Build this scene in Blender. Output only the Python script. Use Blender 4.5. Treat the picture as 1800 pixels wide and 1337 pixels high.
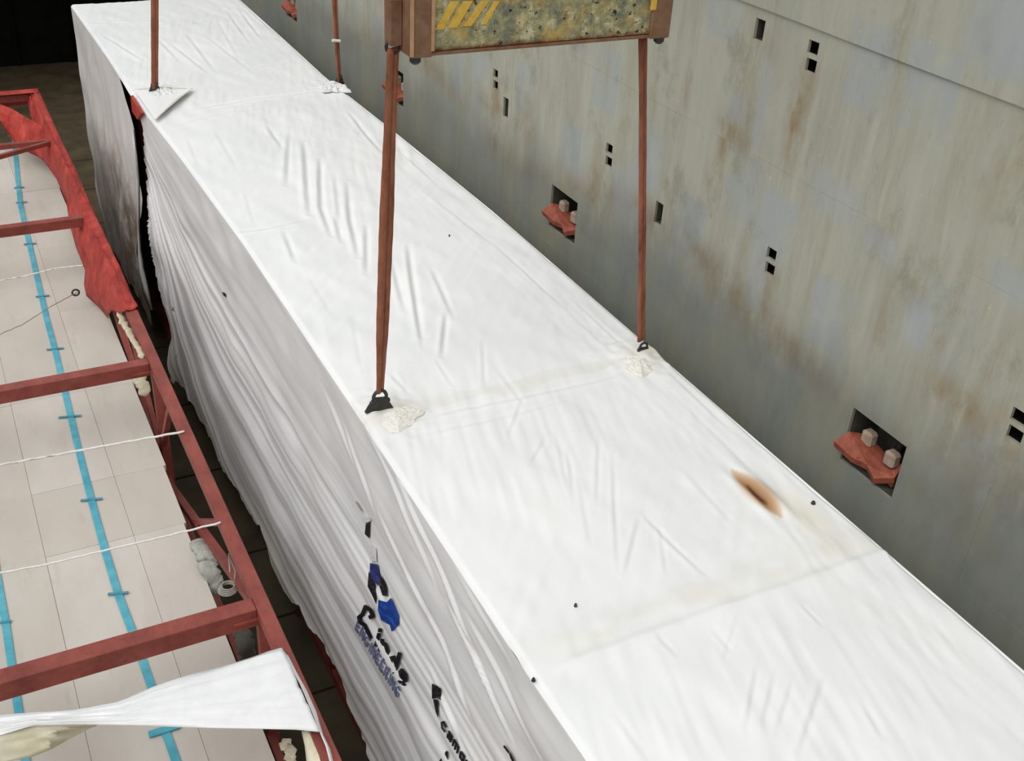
import bpy, bmesh, math, random
import numpy as np
from mathutils import Matrix, Vector
for o in list(bpy.data.objects): bpy.data.objects.remove(o)
random.seed(7); rng = np.random.RandomState(11)
SC = bpy.context.scene; COL = SC.collection

# ---------------------------------------------------------------- camera, light, exposure
R = np.array([[0.8883434733990839, -0.4557491311375, 0.05602323390045458],
              [-0.1983858403635751, -0.49096881017643773, -0.8482880912621439],
              [0.4141122210373528, 0.7424569730976651, -0.5265631125384342]])
CAM = np.array([0., 0., 7.]); F = 1920.15
cd = bpy.data.cameras.new('camera'); cam = bpy.data.objects.new('camera', cd); COL.objects.link(cam)
m = Matrix.Identity(4)
for i in range(3):
    m[i][0] = R[0][i]; m[i][1] = -R[1][i]; m[i][2] = -R[2][i]; m[i][3] = CAM[i]
cam.matrix_world = m
cd.sensor_width = 36; cd.lens = F*36/1800; cd.clip_start = .1; cd.clip_end = 300
SC.camera = cam
W = bpy.data.worlds.new('overcast_sky'); SC.world = W; W.use_nodes = True
bg = W.node_tree.nodes['Background']; bg.inputs[0].default_value = (.955, .98, 1, 1); bg.inputs[1].default_value = .92
sd = bpy.data.lights.new('veiled_sun', 'SUN'); so = bpy.data.objects.new('veiled_sun', sd); COL.objects.link(so)
sd.energy = 1.5; sd.angle = math.radians(45); sd.color = (1, .98, .95)
so.rotation_euler = Vector((-.56, -.25, .78)).to_track_quat('Z', 'Y').to_euler()
SC.view_settings.view_transform = 'Standard'; SC.view_settings.look = 'None'
SC.view_settings.exposure = -.03; SC.view_settings.gamma = 1; SC.view_settings.use_curve_mapping = False

# ---------------------------------------------------------------- placing helpers (image pixel -> point on a plane of the place)
def ray(x, y): return R.T @ np.array([x-900, y-668.5, F])
def hz(x, y, z): r = ray(x, y); return CAM + r*(z-CAM[2])/r[2]
def hx(x, y, X): r = ray(x, y); return CAM + r*(X-CAM[0])/r[0]
def hy(x, y, Y): r = ray(x, y); return CAM + r*(Y-CAM[1])/r[1]

# ---------------------------------------------------------------- materials
def s2l(c):
    return tuple(((v/255)/12.92 if v/255 <= .04045 else (((v/255)+.055)/1.055)**2.4) for v in c) + (1,)
class NT:
    def __init__(s, name, rough=.6, metal=0, spec=.5):
        s.m = bpy.data.materials.new(name); s.m.use_nodes = True; s.t = s.m.node_tree
        s.b = s.t.nodes['Principled BSDF']; s.b.inputs['Roughness'].default_value = rough
        s.b.inputs['Metallic'].default_value = metal; s.b.inputs['Specular IOR Level'].default_value = spec
        s.co = s.n('ShaderNodeTexCoord').outputs['Object']
    def n(s, k): return s.t.nodes.new(k)
    def l(s, a, b): s.t.links.new(a, b)
    def mapping(s, sc=(1,1,1), loc=(0,0,0), rot=(0,0,0)):
        n = s.n('ShaderNodeMapping'); n.inputs['Scale'].default_value = sc; n.inputs['Location'].default_value = loc
        n.inputs['Rotation'].default_value = rot; s.l(s.co, n.inputs[0]); return n.outputs[0]
    def noise(s, scale=1, sc=(1,1,1), detail=4, rough=.55, loc=(0,0,0), rot=(0,0,0)):
        n = s.n('ShaderNodeTexNoise'); n.inputs['Scale'].default_value = scale; n.inputs['Detail'].default_value = detail
        n.inputs['Roughness'].default_value = rough; s.l(s.mapping(sc, loc, rot), n.inputs['Vector']); return n.outputs['Fac']
    def ramp(s, fac, stops):
        n = s.n('ShaderNodeValToRGB'); e = n.color_ramp.elements
        while len(e) < len(stops): e.new(.5)
        for i, (p, c) in enumerate(stops): e[i].position = p; e[i].color = c if len(c) == 4 else s2l(c)
        s.l(fac, n.inputs[0]); return n.outputs[0]
    def band(s, fac, a, b):
        return s.ramp(fac, [(a, (0,0,0,1)), (b, (1,1,1,1))])
    def mix(s, f, a, b, mode='MIX'):
        n = s.n('ShaderNodeMix'); n.data_type = 'RGBA'; n.blend_type = mode
        for sock, v in ((n.inputs[0], f), (n.inputs[6], a), (n.inputs[7], b)):
            if isinstance(v, (int, float)): sock.default_value = v
            elif isinstance(v, tuple): sock.default_value = v if len(v) == 4 else s2l(v)
            else: s.l(v, sock)
        return n.outputs[2]
    def mul(s, a, b):
        n = s.n('ShaderNodeMath'); n.operation = 'MULTIPLY'
        for k, v in ((0, a), (1, b)):
            if isinstance(v, (int, float)): n.inputs[k].default_value = v
            else: s.l(v, n.inputs[k])
        return n.outputs[0]
    def attr(s, name):
        n = s.n('ShaderNodeAttribute'); n.attribute_name = name; return n.outputs['Fac']
    def rnd(s): return s.n('ShaderNodeObjectInfo').outputs['Random']
    def bump(s, h, st=.3, d=.02):
        n = s.n('ShaderNodeBump'); n.inputs['Strength'].default_value = st; n.inputs['Distance'].default_value = d
        s.l(h, n.inputs['Height']); s.l(n.outputs[0], s.b.inputs['Normal'])
    def col(s, c):
        if isinstance(c, tuple): s.b.inputs['Base Color'].default_value = c if len(c) == 4 else s2l(c)
        else: s.l(c, s.b.inputs['Base Color'])
        return s

def mat_film():
    t = NT('white_plastic_film', .38, 0, .45)
    c = t.ramp(t.noise(.6, detail=5), [(.3, (232,233,233)), (.7, (240,240,239))])
    c = t.mix(t.mul(t.band(t.noise(1.1, (1,.5,1), 6, loc=(3,7,1)), .55, .8), .25), c, (222,219,208))
    c = t.mix(t.attr('dirt'), c, (214,205,182))
    c = t.mix(t.attr('tan'), c, (226,198,166))
    c = t.mix(t.ramp(t.attr('rust'), [(0, (0,0,0,1)), (.7, (1,1,1,1))]), c, t.ramp(t.attr('rust'), [(.6, (160,114,72)), (.95, (70,36,12))]))
    t.col(c)
    t.bump(t.noise(5, (1,.35,1), 6, .6), .22, .012)
    return t.m
def mat_dirtyfilm():
    t = NT('soiled_white_film', .5, 0, .4)
    c = t.ramp(t.noise(1.0, (1,1,.6), 6), [(.3, (226,224,222)), (.7, (212,209,204))])
    c = t.mix(t.mul(t.attr('dirt'), t.band(t.noise(3.5, (1,1,.7), 8, .75), .38, .55)), c, (146,130,110))
    t.col(c); t.bump(t.noise(3, (1,1,.4), 6, .65), .4, .04); return t.m
def mat_wall():
    t = NT('weathered_hull_paint', .62, 0, .3)
    c = t.ramp(t.noise(.45, (1,1,.6), 7, .6), [(.3, (151,153,143)), (.5, (163,163,149)), (.7, (172,172,157))])
    st = t.noise(2.6, (1,1,.16), 10, .75, loc=(0,2,5))
    c = t.mix(t.mul(t.band(st, .46, .74), .7), c, (138,131,106))
    st2 = t.noise(5.5, (1,1,.07), 6, .6, loc=(0,9,1))
    c = t.mix(t.mul(t.band(st2, .5, .75), .5), c, (182,179,162))
    st3 = t.noise(4.0, (1,1,.12), 6, .65, loc=(0,4,9))
    c = t.mix(t.mul(t.mul(t.band(st3, .55, .72), t.band(t.noise(.5, loc=(9,1,2)), .5, .62)), .45), c, (152,126,100))
    # rectangular repaint patches
    b = t.n('ShaderNodeTexVoronoi'); b.distance = 'CHEBYCHEV'; b.inputs['Scale'].default_value = 1.0; b.inputs['Randomness'].default_value = .9
    t.l(t.mapping((1,1,.75), (0,.3,.2)), b.inputs['Vector'])
    sp = t.n('ShaderNodeSeparateColor'); t.l(b.outputs['Color'], sp.inputs[0])
    edge = t.band(b.outputs['Distance'], .34, .30)
    pt = t.mul(t.ramp(sp.outputs[0], [(.45, (0,0,0,1)), (.48, (1,1,1,1))]), t.ramp(b.outputs['Distance'], [(.30, (1,1,1,1)), (.36, (0,0,0,1))]))
    c = t.mix(t.mul(t.mul(pt, t.band(t.noise(2, detail=6, loc=(8,8,8)), .35, .55)), .6), c, (154,160,163))
    c = t.mix(t.mul(t.band(t.noise(9, (1,1,.4), 6, .7), .6, .72), .3), c, (124,122,100))
    c = t.mix(t.mul(t.band(t.noise(14, detail=5, loc=(2,2,2)), .68, .76), .5), c, (194,192,176))
    bl = t.noise(1.3, (1,1,.7), 8, .72, loc=(1,6,3))
    c = t.mix(t.mul(t.band(bl, .54, .66), .55), c, (128,124,104))
    c = t.mix(t.mul(t.band(t.noise(2.2, (1,1,.45), 9, .8, loc=(11,6,3)), .58, .68), .5), c, (150,132,108))
    c = t.mix(t.mul(t.attr('dirt'), t.band(t.noise(3.0, (1,1,.5), 6, .7, loc=(4,4,4)), .35, .6)), c, (134,110,76))
    c = t.mix(t.mul(t.attr('patch'), .8), c, t.ramp(t.noise(3, (1,1,.3), 5), [(.3, (146,151,156)), (.7, (166,170,172))]))
    # lower strake: slate tone with shade by the crate painted in, ragged upper edge
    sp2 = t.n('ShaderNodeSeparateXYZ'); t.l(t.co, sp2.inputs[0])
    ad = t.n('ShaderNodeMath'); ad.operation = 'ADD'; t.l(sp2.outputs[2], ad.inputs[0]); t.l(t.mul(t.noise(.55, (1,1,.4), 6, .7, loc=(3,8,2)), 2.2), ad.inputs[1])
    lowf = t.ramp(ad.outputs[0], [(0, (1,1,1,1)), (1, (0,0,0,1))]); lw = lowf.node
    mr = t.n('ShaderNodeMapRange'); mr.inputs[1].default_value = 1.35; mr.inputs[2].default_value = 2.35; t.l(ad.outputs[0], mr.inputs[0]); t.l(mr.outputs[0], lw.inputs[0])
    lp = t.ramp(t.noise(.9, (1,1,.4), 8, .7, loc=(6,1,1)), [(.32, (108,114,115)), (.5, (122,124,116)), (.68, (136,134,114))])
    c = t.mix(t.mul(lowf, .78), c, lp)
    t.col(c); t.bump(t.noise(1.2, (1,1,.5), 5), .25, .03); return t.m
def mat_floor():
    t = NT('dark_soiled_deck', .75, 0, .25)
    c = t.ramp(t.noise(1.3, detail=7), [(.3, (66,56,42)), (.7, (98,84,62))])
    c = t.mix(t.mul(t.rnd(), .5), c, (56,60,46))
    t.col(c); t.bump(t.noise(6, detail=5), .4, .02); return t.m
def mat_simple(name, a, b, scale=4, rough=.6, metal=0, spec=.4, st=.2, sc=(1,1,1), d=.01):
    t = NT(name, rough, metal, spec)
    n = t.noise(scale, sc, 6, .65)
    t.col(t.ramp(n, [(.35, a), (.65, b)])); t.bump(t.noise(scale*3, sc, 4), st, d); return t.m
def mat_redsteel():
    t = NT('red_oxide_steel', .55, 0, .35)
    c = t.ramp(t.noise(3, (1,.5,1), 6, .65), [(.3, (114,52,45)), (.6, (144,72,62)), (.8, (156,90,76))])
    c = t.mix(t.mul(t.band(t.noise(18, detail=5), .62, .72), .6), c, (84,40,34))
    t.col(c); t.bump(t.noise(30, detail=3), .15, .004); return t.m
def mat_board():
    t = NT('beige_cover_board', .8, 0, .2)
    c = t.ramp(t.noise(.8, (1,.4,1), 6, .6), [(.3, (186,178,168)), (.7, (206,200,191))])
    c = t.mix(t.mul(t.rnd(), .55), c, (180,171,160))
    c = t.mix(t.mul(t.band(t.noise(2.0, (2,.4,1), 7, .7, loc=(3,3,3)), .56, .75), .35), c, (160,150,136))
    t.col(c); t.bump(t.noise(8, detail=4), .12, .006); return t.m
def mat_spreader():
    t = NT('peeling_yellow_paint', .7, 0, .3)
    c = t.ramp(t.noise(6.5, detail=10, rough=.85), [(.34, (78,80,74)), (.45, (124,126,108)), (.53, (164,156,108)), (.62, (204,200,180))])
    c = t.mix(t.band(t.noise(5, (1,1,1), 9, .8, loc=(1,5,2)), .58, .66), c, (132,84,38))
    c = t.mix(t.mul(t.band(t.noise(2.5, (1,1,1), 8, .75, loc=(7,5,2)), .5, .6), .6), c, (192,154,72))
    c = t.mix(t.band(t.noise(22, detail=5, loc=(3,5,9)), .62, .68), c, (44,36,26))
    # rusty lower lip
    sp = t.n('ShaderNodeSeparateXYZ'); t.l(t.co, sp.inputs[0])
    add = t.n('ShaderNodeMath'); add.operation = 'ADD'; t.l(sp.outputs[2], add.inputs[0]); t.l(t.mul(t.noise(9), .12), add.inputs[1])
    c = t.mix(t.ramp(add.outputs[0], [(.10, (1,1,1,1)), (.15, (0,0,0,1))]), c, (112,66,44))
    t.col(c); t.bump(t.noise(18, detail=6), .5, .01); return t.m
def mat_sling():
    t = NT('rust_red_webbing', .8, 0, .2)
    c = t.ramp(t.noise(5, (1,1,.35), 6, .7), [(.3, (112,70,50)), (.65, (166,104,80))])
    c = t.mix(t.mul(t.band(t.noise(3, (1,1,.5), 5, loc=(5,5,5)), .56, .64), .6), c, (96,58,42))
    t.col(c); t.bump(t.noise(40, (1,1,.4), 4), .5, .006); return t.m
def mat_redtarp():
    t = NT('red_net_tarpaulin', .6, 0, .3)
    c = t.ramp(t.noise(2.2, detail=6, rough=.7), [(.3, (126,36,32)), (.55, (182,64,54)), (.75, (204,94,80))])
    t.col(c); t.bump(t.noise(6, detail=7, rough=.7), .9, .05); return t.m
FILM, DFILM, WALL, FLOOR, RED, BOARD, SPREAD, SLING, RTARP = (mat_film(), mat_dirtyfilm(), mat_wall(), mat_floor(),
    mat_redsteel(), mat_board(), mat_spreader(), mat_sling(), mat_redtarp())
RUST = mat_simple('brown_rusty_steel', (112,78,52), (136,104,82), 5)
DARKSTEEL = mat_simple('dark_greased_steel', (44,44,40), (72,70,66), 8, .5, .3)
BLACKISH = mat_simple('unlit_shade_black', (14,14,13), (22,22,20), 2, .9, 0, .1)  # near-black colour stands in for shade at the far end and inside slots
INNER = mat_simple('dark_stained_timber', (46,32,26), (70,46,38), 3, .85)
POCKET = mat_simple('dirty_pocket_steel', (58,58,50), (82,80,70), 4, .8)
ORANGE = mat_simple('orange_rust_bracket', (128,62,44), (160,90,68), 7, .7)
LUG = mat_simple('pale_chalky_lug', (150,128,112), (182,164,146), 6, .7)
BLUE = mat_simple('turquoise_strapping', (60,150,172), (96,176,190), 4, .5)
BLUED = mat_simple('faded_teal_tick', (58,128,150), (84,150,168), 8, .6)
ROPE = mat_simple('white_rope', (214,210,202), (236,232,226), 20, .7)
GREYROPE = mat_simple('grey_cord', (140,134,126), (160,154,146), 20, .7)
INKBLACK = mat_simple('black_print', (24,24,30), (34,34,40), 4, .45)
INKBLUE = mat_simple('blue_print', (22,62,140), (30,72,156), 4, .4)
INKFADE = mat_simple('faded_blue_print', (84,92,140), (120,126,160), 30, .5)
INKNAVY = mat_simple('navy_print', (40,48,110), (56,62,126), 4, .4)
IVORY = mat_simple('ivory_crumpled_film', (224,220,210), (236,233,226), 12, .6, st=.3)
CREAM = mat_simple('cream_wadding', (188,176,146), (214,206,184), 12, .85, st=.8)
GREYWAD = mat_simple('grey_insulation', (150,150,142), (182,182,172), 9, .85, st=.8)
WTARP = mat_simple('clean_white_tarpaulin', (222,222,222), (232,232,232), 3, .4, st=.1)
YTARP = mat_simple('yellowed_tarpaulin', (206,198,168), (226,220,198), 3, .5, st=.2)
CASE = mat_simple('grey_duct_casing', (128,122,112), (150,144,134), 2, .7)
YELLOW = mat_simple('yellow_hazard_paint', (204,160,50), (222,184,84), 12, .6)
SEAM = mat_simple('weld_bead_paint', (158,160,150), (170,172,162), 6, .6)

# ---------------------------------------------------------------- object helpers
def tag(o, label=None, cat=None, group=None, kind=None):
    if label: o['label'] = label
    if cat: o['category'] = cat
    if group: o['group'] = group
    if kind: o['kind'] = kind
    return o
def empty(name, loc=(0,0,0), label=None, cat=None, group=None):
    o = bpy.data.objects.new(name, None); COL.objects.link(o); o.location = loc
    o.empty_display_size = .2
    return tag(o, label, cat, group)
def mesh(name, V, Fc, mat, parent=None, smooth=False, attrs=None):
    """vertices are world coordinates; a child of an Empty keeps its world place"""
    me = bpy.data.meshes.new(name)
    off = Vector((0,0,0))
    p = parent
    while p is not None: off += p.location; p = p.parent
    me.from_pydata([tuple(float(v[k])-off[k] for k in range(3)) for v in V], [], [tuple(int(i) for i in f) for f in Fc])
    if smooth: me.polygons.foreach_set('use_smooth', [True]*len(me.polygons))
    for k, a in (attrs or {}).items():
        at = me.attributes.new(k, 'FLOAT', 'POINT'); at.data.foreach_set('value', np.asarray(a, dtype=np.float32))
    me.materials.append(mat); me.update()
    o = bpy.data.objects.new(name, me); COL.objects.link(o)
    if parent: o.parent = parent
    return o
class MB:
    def __init__(s): s.V = []; s.F = []
    def add(s, V, Fc):
        n = len(s.V); s.V += [tuple(v) for v in V]; s.F += [tuple(i+n for i in f) for f in Fc]; return s
    def box(s, a, b, bev=0):
        x0,y0,z0 = [min(a[k],b[k]) for k in range(3)]; x1,y1,z1 = [max(a[k],b[k]) for k in range(3)]
        if bev:
            bm = bmesh.new(); bmesh.ops.create_cube(bm, size=1)
            for v in bm.verts:
                v.co = Vector((x0+(v.co.x+.5)*(x1-x0), y0+(v.co.y+.5)*(y1-y0), z0+(v.co.z+.5)*(z1-z0)))
            bmesh.ops.bevel(bm, geom=list(bm.edges), offset=bev, segments=1, affect='EDGES', profile=.5)
            bm.verts.index_update()
            s.add([tuple(v.co) for v in bm.verts], [[v.index for v in f.verts] for f in bm.faces]); bm.free(); return s
        V = [(x0,y0,z0),(x1,y0,z0),(x1,y1,z0),(x0,y1,z0),(x0,y0,z1),(x1,y0,z1),(x1,y1,z1),(x0,y1,z1)]
        return s.add(V, [(0,3,2,1),(4,5,6,7),(0,1,5,4),(1,2,6,5),(2,3,7,6),(3,0,4,7)])
    def bar(s, p, q, w, h, up=(0,0,1)):
        p = Vector(p); q = Vector(q); d = (q-p).normalized(); u = Vector(up)
        if abs(d.dot(u)) > .98: u = Vector((0,1,0))
        r = d.cross(u).normalized(); u = r.cross(d)
        V = [c + r*a*w/2 + u*b*h/2 for c in (p, q) for a, b in ((-1,-1),(1,-1),(1,1),(-1,1))]
        return s.add(V, [(0,1,2,3),(7,6,5,4),(0,4,5,1),(1,5,6,2),(2,6,7,3),(3,7,4,0)])
    def tube(s, pts, r, n=8, flat=1.0, axis=(1,0,0), cap=True):
        pts = [Vector(p) for p in pts]; k = len(pts)
        rs = r if hasattr(r, '__len__') else [r]*k
        n0 = len(s.V)
        for i, p in enumerate(pts):
            d = (pts[min(i+1,k-1)]-pts[max(i-1,0)]).normalized()
            a = Vector(axis); a = (a - d*a.dot(d))
            if a.length < 1e-3: a = Vector((0,1,0)); a = a - d*a.dot(d)
            a.normalize(); b = d.cross(a)
            for j in range(n):
                t = 2*math.pi*j/n
                s.V.append(tuple(p + a*math.cos(t)*rs[i] + b*math.sin(t)*rs[i]*flat))
        for i in range(k-1):
            for j in range(n):
                s.F.append((n0+i*n+j, n0+i*n+(j+1)%n, n0+(i+1)*n+(j+1)%n, n0+(i+1)*n+j))
        if cap:
            s.F.append(tuple(n0+j for j in range(n))[::-1]); s.F.append(tuple(n0+(k-1)*n+j for j in range(n)))
        return s
    def grid(s, rows):
        n0 = len(s.V); w = len(rows[0])
        for r_ in rows: s.V += [tuple(p) for p in r_]
        for i in range(len(rows)-1):
            for j in range(w-1):
                s.F.append((n0+i*w+j, n0+i*w+j+1, n0+(i+1)*w+j+1, n0+(i+1)*w+j))
        return s
    def torus(s, c, rad, r, ax='y', n=20, m_=8, a0=0, a1=2*math.pi, sx=1, sz=1):
        pts = []
        for i in range(n+1):
            t = a0+(a1-a0)*i/n
            u, v = rad*math.cos(t)*sx, rad*math.sin(t)*sz
            pts.append({'y': (c[0]+u, c[1], c[2]+v), 'x': (c[0], c[1]+u, c[2]+v), 'z': (c[0]+u, c[1]+v, c[2])}[ax])
        return s.tube(pts, r, m_, axis={'y': (0,1,0), 'x': (1,0,0), 'z': (0,0,1)}[ax])
    def build(s, name, mat, parent=None, smooth=False): return mesh(name, s.V, s.F, mat, parent, smooth)
def box(name, a, b, mat, parent=None, bev=0): return MB().box(a, b, bev).build(name, mat, parent)
def solid(o, t, off=0):
    md = o.modifiers.new('thickness', 'SOLIDIFY'); md.thickness = t; md.offset = off; return o
def smoothstep(a, b, x):
    t = np.clip((x-a)/(b-a), 0, 1); return t*t*(3-2*t)
def vnoise(x, seed=0):
    """smooth 1-D value noise"""
    r_ = np.random.RandomState(seed).rand(4096)*2-1
    i = np.floor(x).astype(int); f = x-i; f = f*f*(3-2*f)
    return r_[i % 4096]*(1-f)+r_[(i+1) % 4096]*f
def vnoise2(x, y, seed=0):
    T = np.random.RandomState(seed).rand(256, 256)*2-1
    i = np.floor(x).astype(int); j = np.floor(y).astype(int); f = x-i; g = y-j; f = f*f*(3-2*f); g = g*g*(3-2*g)
    a = T[i % 256, j % 256]*(1-f)+T[(i+1) % 256, j % 256]*f
    b = T[i % 256, (j+1) % 256]*(1-f)+T[(i+1) % 256, (j+1) % 256]*f
    return a*(1-g)+b*g

FZ = -6.2; WX = 8.6; WTOP = 8.2
# ================================================================ THE HOLD
floor = box('floor', (-24, -8, FZ-.3), (WX+.3, 47, FZ-.06), FLOOR); tag(floor, kind='structure')
ys = [-8, -4, -1, 2, 4.6, 7.2, 9.6, 11.6, 13.42, 15.19, 17.87, 20.4, 23, 25.6, 28.2, 30.6, 33.2, 35.7, 38.25, 42.0, 46.9]
for i in range(len(ys)-1):
    xs = [-24, -18, -12, -6.0+(i % 2)*1.5, 0.8-(i % 2)*.9, 5.2+(i % 3)*.6, WX]
    for a, b in zip(xs[:-1], xs[1:]):
        box('deck_plate', (a+.02, ys[i]+.03, FZ-.06), (b-.02, ys[i+1]-.03, FZ-random.random()*.02), FLOOR, floor, .01)

# hull side on the right: welded plates with real openings for the pockets
sockets = [(y, .04) for y in (6.90, 14.02, 21.18, 28.35)]        # centre Y, centre z, 0.84 x 0.72
SW, SH = .84, .72
pairs = [(9.12, 3.89), (9.12, 1.42), (12.88, 1.44), (16.62, 1.48), (5.37, 1.38)]
singles = [(11.5, 1.08, .18, .32), (16.19, 1.12, .17, .34), (10.05, 3.95, .17, .24)]
holes = [(y-SW/2, y+SW/2, z-SH/2, z+SH/2) for y, z in sockets]
for y, z in pairs: holes += [(y-.085, y+.085, z+.03, z+.17), (y-.105, y+.065, z-.16, z-.02)]
for y, z, w, h in singles: holes.append((y-w/2, y+w/2, z-h/2, z+h/2))
wall = box('wall_right', (WX+.55, -8, FZ-.3), (WX+.75, 50, WTOP), WALL); tag(wall, kind='structure')
STAINS = [(9.9,.55,.35,.18,.9),(9.1,.42,.3,.16,.8),(8.3,.5,.6,.15,.6),(10.35,2.45,.07,.5,.9),(10.3,2.75,.25,.10,.8),(10.45,1.9,.18,.2,.5),(9.2,3.2,.10,.4,.5),(6.35,3.6,.3,.5,.45),
          (6.05,1.2,.5,.22,.8),(5.6,.45,.09,.5,.9),(5.3,-.1,.35,.18,.8),(11.9,.45,.5,.2,.6),(13.2,.8,.12,.5,.7),(15.4,1.0,.25,.5,.6),(16.8,1.0,.8,.14,.6),(14.6,1.6,.12,.4,.5),
          (7.5,2.35,.06,.10,.9),(12.0,2.6,.10,.6,.5),(19.5,1.9,.3,.8,.5),(22,2.6,.15,.8,.6),(9.7,3.3,.12,.9,.4),(5.0,.8,.25,.2,.8),(7.2,1.4,.12,.4,.5)]
PATCHES = [(6.75,1.75,.16,.28,.9),(11.9,1.75,.30,.42,.9),(12.4,.95,.28,.38,.7),(9.75,3.1,.12,.5,.8),(6.6,4.9,.55,.5,.7),(8.3,2.6,.4,.22,.6),(7.6,2.35,.25,.12,.8),(13.9,1.2,.30,.3,.7),(17.2,.3,.5,.45,.7),
           (5.9,2.6,.2,.2,.7),(10.6,1.3,.2,.22,.6),(18.2,1.3,.3,.5,.6),(20.6,2.0,.4,.7,.6),(9.3,1.0,.18,.3,.6),(6.1,.35,.22,.2,.6),(10.2,2.95,.14,.14,.7),(8.0,1.3,.25,.25,.4)]
def plate(y0, y1, z0, z1, name='hull_plate', x=WX, th=.04):
    hs = [h for h in holes if h[0] < y1 and h[1] > y0 and h[2] < z1 and h[3] > z0]
    Y = sorted({y0, y1, *[v for h in hs for v in h[:2] if y0 < v < y1]}); Z = sorted({z0, z1, *[v for h in hs for v in h[2:] if z0 < v < z1]})
    def dens(A, st):
        out = [A[0]]
        for v in A[1:]:
            n = max(1, int((v-out[-1])/st)); a = out[-1]
            out += [a+(v-a)*k/n for k in range(1, n+1)]
        return out
    Y = dens(Y, .16); Z = dens(Z, .16)
    bm = bmesh.new(); vs = {}
    def gv(i, j):
        if (i, j) not in vs:
            vs[(i, j)] = bm.verts.new((x + .008*math.sin(Y[i]*1.7+Z[j]) , Y[i], Z[j]))
        return vs[(i, j)]
    for i in range(len(Y)-1):
        for j in range(len(Z)-1):
            cy, cz = (Y[i]+Y[i+1])/2, (Z[j]+Z[j+1])/2
            if any(h[0] < cy < h[1] and h[2] < cz < h[3] for h in hs): continue
            bm.faces.new((gv(i,j), gv(i,j+1), gv(i+1,j+1), gv(i+1,j)))
    bm.verts.index_update()
    V = np.array([tuple(v.co) for v in bm.verts]); Fs = [[v.index for v in f.verts] for f in bm.faces]; bm.free()
    # rust dirt band along the knuckle line and below openings
    d = np.exp(-((V[:,2]-(.62+.35*np.sin(V[:,1]*.7)))/.22)**2)*.7
    for h in holes:
        d += .3*np.exp(-((V[:,1]-(h[0]+h[1])/2)/.16)**2)*((V[:,2] < h[2]+.1) & (V[:,2] > h[2]-1.3))
    pa = np.zeros(len(V))
    for sy_, sz_, wy, wz, a_ in STAINS: d += a_*np.exp(-((V[:,1]-sy_)/wy)**2-((V[:,2]-sz_)/wz)**2)
    for py, pz, wy, wz, a_ in PATCHES: pa = np.maximum(pa, a_*smoothstep(1.12, .88, np.abs(V[:,1]-py)/wy)*smoothstep(1.1, .9, np.abs(V[:,2]-pz)/wz))
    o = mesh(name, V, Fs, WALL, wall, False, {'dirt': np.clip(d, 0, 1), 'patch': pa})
    solid(o, th, 1); return o
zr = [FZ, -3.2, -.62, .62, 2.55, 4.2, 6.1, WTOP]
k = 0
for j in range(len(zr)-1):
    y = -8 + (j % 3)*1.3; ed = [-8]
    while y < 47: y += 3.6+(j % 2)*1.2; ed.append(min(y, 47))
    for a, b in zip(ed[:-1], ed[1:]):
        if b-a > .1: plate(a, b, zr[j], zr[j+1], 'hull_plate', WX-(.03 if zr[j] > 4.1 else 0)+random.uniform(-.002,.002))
def bead(p, q, r=.022): MB().tube([p, ((p[0]+q[0])/2, (p[1]+q[1])/2, (p[2]+q[2])/2), q], r, 6).build('weld_seam', SEAM, wall)
bead((WX-.03, -8, 4.2), (WX-.03, 47, 4.2), .022)
bead((WX-.005, 7.05, 2.4), (WX-.005, 7.05, 4.2), .012)
bead((WX-.005, 8.95, .1), (WX-.005, 8.95, 1.2), .012)

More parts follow.
